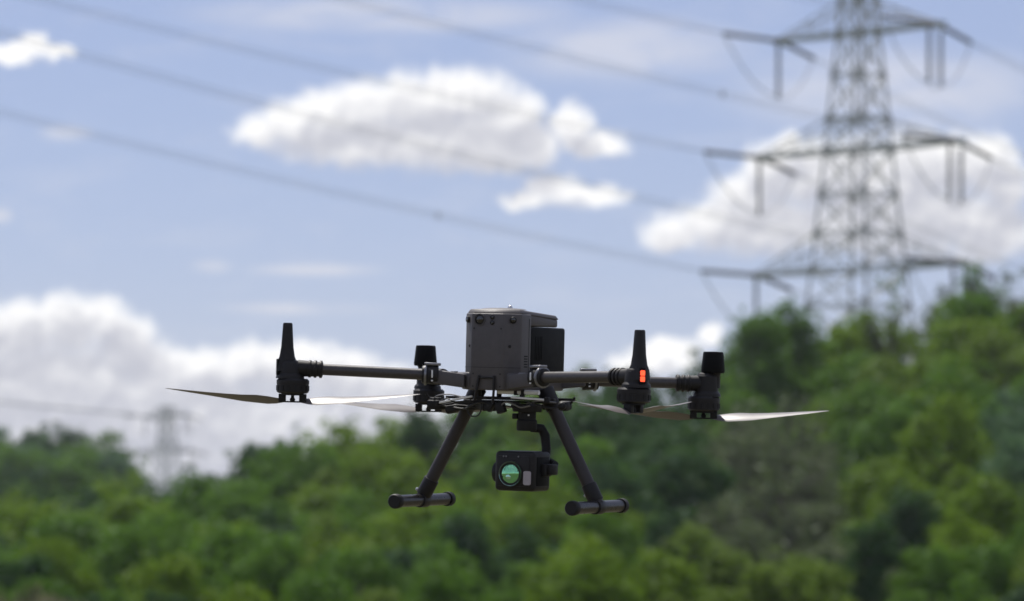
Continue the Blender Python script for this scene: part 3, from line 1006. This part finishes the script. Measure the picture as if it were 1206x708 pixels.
def arm(sx, h, m, zm, is_front):
    """h hinge, m motor axis"""
    H = V(sx * h[0], h[1], h[2]); T = V(sx * m[0], m[1], zm)
    d = (T - H).normalized(); L = (T - H).length
    a = MB().cyl(H + d * 0.012, H + d * (L - 0.026), 0.0118, n=20).build('arm', 'carbon', drone, 0, 40)
    # hinge with clamp collar
    hg = MB().cyl(H - d * 0.012, H + d * 0.022, 0.0205, 0.0185, n=20).build('hinge', 'shell_dark', drone, 0.002, 40)
    MB().cyl(H + d * 0.012, H + d * 0.017, 0.0225, n=20).build('lock_ring', 'grey_metal', hg, 0.001)
    side = V(-d.y, d.x, 0)
    qm = Matrix((d, side, V(0, 0, 1))).transposed()
    MB().box(H + V(0, 0, 0.0225), (0.034, 0.022, 0.006), qm).build('latch', 'grey_metal', hg, 0.0018)
    fs = side if side.y < 0 else -side
    MB().box(H + fs * 0.0205 + V(0, 0, 0.002), (0.003, 0.003, 0.016), qm).build('latch_mark', 'silver', hg, 0.0008)
    MB().box(H + fs * 0.0205 + V(0, 0, -0.012), (0.004, 0.003, 0.003), qm).build('latch_pin', 'silver', hg, 0.0006)
    # ribbed sleeve near the motor
    sl = MB().cyl(T - d * 0.062, T - d * 0.01, 0.0150, 0.0175, n=20).build('sleeve', 'shell_dark', drone, 0, 40)
    for k in range(3):
        c = T - d * (0.058 - 0.0115 * k)
        MB().cyl(c - d * 0.003, c + d * 0.003, 0.0182, n=20).build('sleeve_rib', 'shell_dark', sl, 0.0012)
    # motor pod
    zt = -0.0155 if is_front else -0.034
    x, y = T.x, T.y
    pod = MB().lathe([(0.0300, zt), (0.0290, zt + 0.006), (0.0245, zt + 0.011), (0.0232, 0.012 + zm * 0.5), (0.019, 0.018 + zm * 0.5), (0.010, 0.021 + zm * 0.5)], V(x, y, 0) + V(d.x, d.y, 0) * 0.006, n=24).build('motor_pod', 'shell_dark', drone, 0, 32)
    motor((x, y), zt, zt - 0.031)
    out = V(d.x, d.y, 0).normalized()
    if is_front:
        b = V(x, y, 0) + out * 0.013
        qa = Matrix((out, V(-out.y, out.x, 0), V(0, 0, 1))).transposed()
        an = MB()
        prof = [(0.000, 0.0225, 0.0190), (0.020, 0.0205, 0.0165), (0.030, 0.0162, 0.0135), (0.050, 0.0130, 0.0112), (0.098, 0.0100, 0.0090), (0.1005, 0.0085, 0.0080)]
        vs = []; fs = []; n = 16
        for (z, rx, ry) in prof:
            for k in range(n):
                th = 2 * math.pi * k / n
                cx = math.copysign(abs(math.cos(th)) ** 0.6, math.cos(th)) * rx; cy = math.copysign(abs(math.sin(th)) ** 0.6, math.sin(th)) * ry
                vs.append(b + qa @ V(cx, cy, z))
        for j in range(len(prof) - 1):
            for k in range(n):
                k2 = (k + 1) % n; fs.append((j * n + k, j * n + k2, (j + 1) * n + k2, (j + 1) * n + k))
        fs.append(tuple(range(n))); fs.append(tuple(range((len(prof) - 1) * n, len(prof) * n)))
        an.add(vs, fs); an.build('antenna', 'shell_dark', drone, 0, 40)
        # light strip on the outer side of the pod
        ld = (out * 0.93 + V(0, -0.40, 0)).normalized()
        lc = V(x, y, 0.008) + out * 0.007 + ld * 0.0262
        ql = Matrix((V(-ld.y, ld.x, 0), ld, V(0, 0, 1))).transposed()
        st = MB().box(lc, (0.013, 0.004, 0.034), ql).build('light_strip', 'battery', drone, 0.0015)
        if sx > 0:
            for zz in (-0.0060, 0.0060):
                MB().box(lc + ld * 0.0026 + V(0, 0, zz), (0.0100, 0.0030, 0.0104), ql).build('light', 'led', st, 0.0024, 40, 3)
    else:
        c = V(x, y, 0) + out * 0.018
        MB().lathe([(0.0165, -0.016), (0.0160, 0.012), (0.0175, 0.016)], c, n=20).build('antenna_stalk', 'shell_dark', drone)
        MB().lathe([(0.016, 0.0155), (0.0245, 0.0165), (0.0255, 0.021), (0.0218, 0.058), (0.0205, 0.061), (0.006, 0.0617)], c, n=28).build('antenna_cap', 'battery', drone, 0, 35)
    return (x, y)

for sx in (-1, 1):
    # arm roots on the chassis
    for (yy, hx) in ((-0.128, 0.121), (0.122, 0.118)):
        a = V(sx * 0.055, yy * 0.86, -0.012); b = V(sx * hx, yy, -0.004)
        d = (b - a).normalized(); q = Matrix((d, V(-d.y, d.x, 0).normalized(), V(0, 0, 1))).transposed()
        MB().box((a + b) / 2, ((b - a).length, 0.036, 0.029), q).build('arm_root', 'shell', drone, 0.003)
    for kk in range(2):
        rbox('root_clip', (sx * (0.078 + 0.02 * kk), -0.118 - 0.004 * kk, 0.0065), (0.012, 0.012, 0.003), 'grey_metal', bevel=0.001)
    arm(sx, (0.121, -0.133, -0.001), (0.388, -0.25), 0.0065, True)
    arm(sx, (0.118, 0.128, -0.006), (0.326, 0.27), -0.007, False)
VIEW = R(25)          # rotor angle that lies square to the picture
rotor((-0.388, -0.25, -0.0635), VIEW, 1)
rotor((0.388, -0.25, -0.0655), VIEW + R(62), -1)
rotor((-0.326, 0.27, -0.0825), VIEW + R(3), -1)
rotor((0.326, 0.27, -0.0800), VIEW - R(2), 1)

# landing gear
for s in (-1, 1):
    top = V(s * 0.078, 0, -0.028); bot = V(s * 0.2035, 0, -0.262)
    d = (bot - top).normalized()
    lg = MB().cyl(top, bot, 0.0138, n=18).build('landing_leg', 'leg', drone, 0, 40)
    MB().cyl(bot - d * 0.045, bot - d * 0.006, 0.0165, n=18).build('leg_collar', 'shell_dark', lg, 0.0015)
    MB().cyl(top - d * 0.002, top + d * 0.045, 0.0185, 0.0165, n=18).build('leg_socket', 'shell_dark', lg, 0.0015)
    MB().lathe([(0.0035, 0), (0.0035, 0.004), (0.002, 0.005)], bot - d * 0.016 + V(-0.0165, -0.004, 0.002), (-0.7, -0.5, 0.5), 10).build('leg_screw', 'steel', lg)
    sk = MB().cyl((s * 0.2035, -0.122, -0.268), (s * 0.2035, 0.122, -0.268), 0.0128, n=20).build('skid', 'skid', drone, 0, 40)
    for e in (-1, 1):
        MB().lathe([(0.0152, 0), (0.0156, 0.003), (0.0156, 0.015), (0.0135, 0.018)], (s * 0.2035, e * 0.117, -0.268), (0, e, 0), 20).build('skid_cap', 'rubber', sk)
    MB().cyl((s * 0.2035, -0.016, -0.268), (s * 0.2035, 0.016, -0.268), 0.0155, n=20).build('skid_joint', 'shell_dark', sk, 0.001)

# payload tray under the chassis
rbox('tray_rail', (0, -0.055, -0.047), (0.250, 0.012, 0.006), 'shell_dark', bevel=0.001)
rbox('tray_rail', (0, 0.045, -0.047), (0.250, 0.012, 0.006), 'shell_dark', bevel=0.001)
rbox('tray_plate', (0.01, -0.005, -0.0535), (0.20, 0.085, 0.004), 'shell_dark', bevel=0.001)
for s in (-1, 1):
    for y in (-0.055, 0.045):
        MB().cyl((s * 0.05, y, -0.029), (s * 0.05, y, -0.046), 0.0055, n=12).build('standoff', 'shell_dark', drone)
        MB().lathe([(0.006, 0), (0.0095, 0.004), (0.0095, 0.009), (0.006, 0.013)], (s * 0.035 + 0.03, y * 0.7, -0.069), n=14).build('damper_ball', 'rubber', drone)
MB().cyl((0.010, -0.088, -0.0325), (0.104, -0.088, -0.0325), 0.0048, n=12).build('cross_tube', 'silver', drone)
for x in (0.052, 0.068):
    rbox('tube_clip', (x, -0.088, -0.0325), (0.007, 0.013, 0.013), 'rubber', bevel=0.001)
# pale straps that slope down to both ends
for s in (-1, 1):
    pa, pb = V(s * 0.045, -0.098, -0.0435), V(s * 0.126, -0.096, -0.0600 if s < 0 else -0.0470)
    dd = pb - pa; MB().box((pa + pb) / 2, (dd.length, 0.007, 0.0042), Matrix((dd.normalized(), V(0, 1, 0), dd.normalized().cross(V(0, 1, 0)))).transposed()).build('strap', 'silver', drone, 0.0010)
    rbox('strap_clip', pb, (0.010, 0.012, 0.012), 'rubber', bevel=0.002)
    rbox('end_bracket', (s * 0.150, -0.055, -0.0575), (0.022, 0.020, 0.018), 'rubber', bevel=0.003)
    MB().tube([(s * 0.160, -0.055, -0.055), (s * 0.168, -0.057, -0.047), (s * 0.172, -0.058, -0.040)], 0.0024, 8).build('bracket_hook', 'rubber', drone)
    MB().lathe([(0.0022, 0), (0.0022, 0.004)], (s * 0.143, -0.066, -0.06), (0, -1, 0), 10).build('bracket_screw', 'silver', drone)
rbox('relay_box', (-0.143, -0.065, -0.0640), (0.034, 0.030, 0.020), 'rubber', bevel=0.004)
rbox('relay_box', (-0.100, -0.075, -0.0715), (0.030, 0.022, 0.016), 'rubber', bevel=0.005, rot=Euler((0, R(-18), 0)))
rbox('relay_box', (0.156, -0.075, -0.0590), (0.020, 0.024, 0.020), 'rubber', bevel=0.005)
MB().lathe([(0.004, 0), (0.0085, 0.004), (0.0085, 0.012), (0.005, 0.016)], (0.158, -0.088, -0.060), (0.3, -1, 0.2), 14).build('cable_gland', 'rubber', drone)
rbox('electronics_box', (-0.094, -0.03, -0.0645), (0.070, 0.050, 0.017), 'shell_dark', bevel=0.002)
rbox('electronics_box', (-0.020, -0.06, -0.0640), (0.026, 0.030, 0.020), 'rubber', bevel=0.003)
rbox('connector', (-0.008, -0.09, -0.0635), (0.017, 0.016, 0.021), 'rubber', bevel=0.003, rot=Euler((0, R(30), 0)))
rbox('connector', (0.018, -0.09, -0.066), (0.019, 0.016, 0.023), 'rubber', bevel=0.003, rot=Euler((0, R(-20), 0)))


def cable(pts, r=0.0014, m='cable', name='cable'):
    P = [Vector(p) for p in pts]; out = []
    for i in range(len(P) - 1):
        p0, p1, p2, p3 = P[max(i - 1, 0)], P[i], P[i + 1], P[min(i + 2, len(P) - 1)]
        for k in range(6):
            t = k / 6
            out.append(0.5 * ((2 * p1) + (p2 - p0) * t + (2 * p0 - 5 * p1 + 4 * p2 - p3) * t * t + (3 * p1 - p0 - 3 * p2 + p3) * t ** 3))
    out.append(P[-1])
    return MB().tube(out, r, 6).build(name, m, drone)
cable([(-0.052, -0.09, -0.050), (-0.058, -0.092, -0.072), (-0.050, -0.093, -0.084), (-0.034, -0.093, -0.084), (-0.026, -0.092, -0.070), (-0.028, -0.09, -0.050)], 0.0016)
cable([(-0.150, -0.07, -0.052), (-0.130, -0.085, -0.044), (-0.100, -0.09, -0.041), (-0.070, -0.09, -0.046)], 0.0014, 'grey_metal')
cable([(-0.145, -0.07, -0.056), (-0.120, -0.08, -0.066), (-0.080, -0.085, -0.063), (-0.040, -0.085, -0.067)], 0.0016)
cable([(0.000, -0.085, -0.060), (0.020, -0.09, -0.052), (0.050, -0.09, -0.054), (0.075, -0.085, -0.062)], 0.0015)
cable([(0.010, -0.088, -0.072), (0.028, -0.092, -0.062), (0.050, -0.09, -0.066), (0.062, -0.07, -0.075)], 0.0015)
cable([(-0.006, -0.095, -0.062), (-0.020, -0.10, -0.055), (-0.040, -0.10, -0.060), (-0.062, -0.098, -0.070), (-0.090, -0.09, -0.068)], 0.0022)
cable([(0.020, -0.095, -0.062), (0.034, -0.10, -0.054), (0.052, -0.10, -0.058), (0.066, -0.095, -0.064), (0.085, -0.09, -0.060)], 0.0020, 'grey_metal')
cable([(0.085, -0.09, -0.052), (0.11, -0.095, -0.060), (0.14, -0.09, -0.064), (0.156, -0.085, -0.058)], 0.0020)
cable([(-0.13, -0.08, -0.058), (-0.105, -0.095, -0.050), (-0.085, -0.10, -0.056), (-0.060, -0.10, -0.054)], 0.0018)
cable([(0.07, -0.075, -0.056), (0.10, -0.08, -0.050), (0.135, -0.07, -0.052)], 0.0015, 'grey_metal')
cable([(-0.02, -0.09, -0.058), (-0.06, -0.10, -0.055), (-0.10, -0.09, -0.060), (-0.14, -0.07, -0.066)], 0.0013)

# gimbal and camera
gx, gy = 0.060, -0.050
MB().lathe([(0.030, -0.0735), (0.031, -0.070), (0.031, -0.060), (0.026, -0.056)], (gx, gy, 0), n=24).build('gimbal_mount', 'shell_dark', drone)
gm = MB().lathe([(0.0200, -0.113), (0.0215, -0.110), (0.0215, -0.092), (0.0190, -0.089), (0.0190, -0.073)], (gx, gy, 0), n=24).build('gimbal_motor', 'rubber', drone)
rbox('motor_tab', (gx - 0.024, gy - 0.004, -0.083), (0.012, 0.014, 0.012), 'rubber', gm, 0.002)
rbox('motor_screw', (gx + 0.012, gy - 0.018, -0.080), (0.003, 0.003, 0.003), 'silver', gm, 0.0005)
ga = MB()
ga.tube([(gx + 0.004, gy + 0.016, -0.106), (gx + 0.018, gy + 0.034, -0.108), (gx + 0.024, gy + 0.040, -0.122), (gx + 0.028, gy + 0.040, -0.150), (gx + 0.028, gy + 0.036, -0.175)], [0.010, 0.010, 0.0105, 0.010, 0.009], 10)
ga.build('gimbal_arm', 'rubber', drone, 0, 50)
cx, cy, cz = 0.060, -0.066, -0.1965
cb = MB().prism([(-0.046, -0.041), (0.046, -0.041), (0.046, 0.043), (-0.046, 0.043)], -0.0415, 0.0415)
cb.v = [(x + cx, y + cy, z + cz) for (x, y, z) in cb.v]
camera_body = cb.build('payload_camera', 'shell_dark', drone, 0.0095, 40, 4)
rbox('face_plate', (cx - 0.001, cy - 0.0415, cz), (0.072, 0.0035, 0.063), 'shell_dark', camera_body, 0.0012)
lx, lz = cx - 0.0065, cz - 0.0055
fy = cy - 0.0435
MB().lathe([(0.0268, -0.001), (0.0268, 0.0035), (0.0258, 0.0044), (0.0252, 0.0040)], (lx, fy, lz), (0, -1, 0), 36).build('lens_ring', 'shell_dark', camera_body, 0, 40)
MB().lathe([(0.0256, 0.0026), (0.0252, 0.0042), (0.0240, 0.0036), (0.0230, 0.0014)], (lx, fy, lz), (0, -1, 0), 36, False).build('lens_rim', 'lens_pale', camera_body, 0, 60)
MB().lathe([(0.0231, 0.0013), (0.0226, 0.0006), (0.0221, 0.0012)], (lx, fy, lz), (0, -1, 0), 36, False).build('lens_gap', 'lens_black', camera_body, 0, 25)
MB().lathe([(0.0222, 0.0006), (0.0198, 0.0044), (0.0155, 0.0078), (0.0100, 0.0102), (0.0050, 0.0114), (0.0005, 0.0118)], (lx, fy, lz), (0, -1, 0), 36).build('main_lens', 'lens_green', camera_body, 0, 60)
MB().lathe([(0.0062, -0.002), (0.0056, 0.0014), (0.0034, 0.0030), (0.0004, 0.0036)], (lx - 0.001, fy - 0.0098, lz - 0.0070), (0, -0.95, -0.3), 24).build('highlight_dome', 'lens_pale', camera_body, 0, 60)  # small pale dome added on the lens to give a second highlight
pw = MB()
ol = []
for (ox, oz, a0) in ((0.0045, 0.0105, 0), (-0.0045, 0.0105, 90), (-0.0045, -0.0105, 180), (0.0045, -0.0105, 270)):
    for k in range(5):
        a = R(a0 + k * 22.5); ol.append((ox + math.cos(a) * 0.004, oz + math.sin(a) * 0.004))
pw.prism(ol, 0, 0.002)
pw.v = [(cx + 0.0315 + x, fy - 0.0003 - z, cz - 0.0135 + y) for (x, y, z) in pw.v]
pw.build('rangefinder_window', 'label_grey', camera_body, 0, 40)
for dx in (-0.024, -0.018, 0.010):
    MB().lathe([(0.0019, 0), (0.0016, 0.0012)], (cx + dx, fy, cz + 0.0305), (0, -1, 0), 10).build('face_screw', 'grey_metal', camera_body)
MB().lathe([(0.0230, 0), (0.0230, 0.009), (0.0205, 0.0135)], (cx - 0.045, cy - 0.006, cz - 0.004), (-1, 0, 0), 20).build('tilt_pivot', 'shell_dark', camera_body, 0, 40)
rbox('side_plate', (cx + 0.0466, cy, cz), (0.002, 0.060, 0.060), 'battery', camera_body, 0.0008)
rbox('tilt_bracket', (cx + 0.050, cy + 0.008, cz + 0.003), (0.014, 0.034, 0.026), 'rubber', camera_body, 0.003)
rbox('tilt_motor', (cx + 0.062, cy + 0.014, cz + 0.004), (0.014, 0.030, 0.022), 'shell_dark', camera_body, 0.003)
MB().tube([(gx + 0.028, gy + 0.036, -0.172), (cx + 0.056, cy + 0.040, cz + 0.014), (cx + 0.058, cy + 0.022, cz + 0.006)], [0.008, 0.008, 0.008], 8).build('roll_arm', 'rubber', drone)

# ------------------------------------------------------------------ summer haze
hm = bpy.data.materials.new('haze_air'); hm.use_nodes = True
hm.node_tree.nodes.clear()
ht = NT(hm.node_tree)
hv = ht.new('ShaderNodeVolumePrincipled')
hv.inputs['Color'].default_value = (0.86, 0.91, 1.0, 1)
hv.inputs['Density'].default_value = 0.00009
hv.inputs['Anisotropy'].default_value = 0.25
ho = ht.new('ShaderNodeOutputMaterial'); ht.l.new(hv.outputs[0], ho.inputs['Volume'])
hz = MB().box((0, 750, 29), (5400, 4700, 64)).build('haze', hm, None, smooth=None)
tag(hz, kind='stuff')
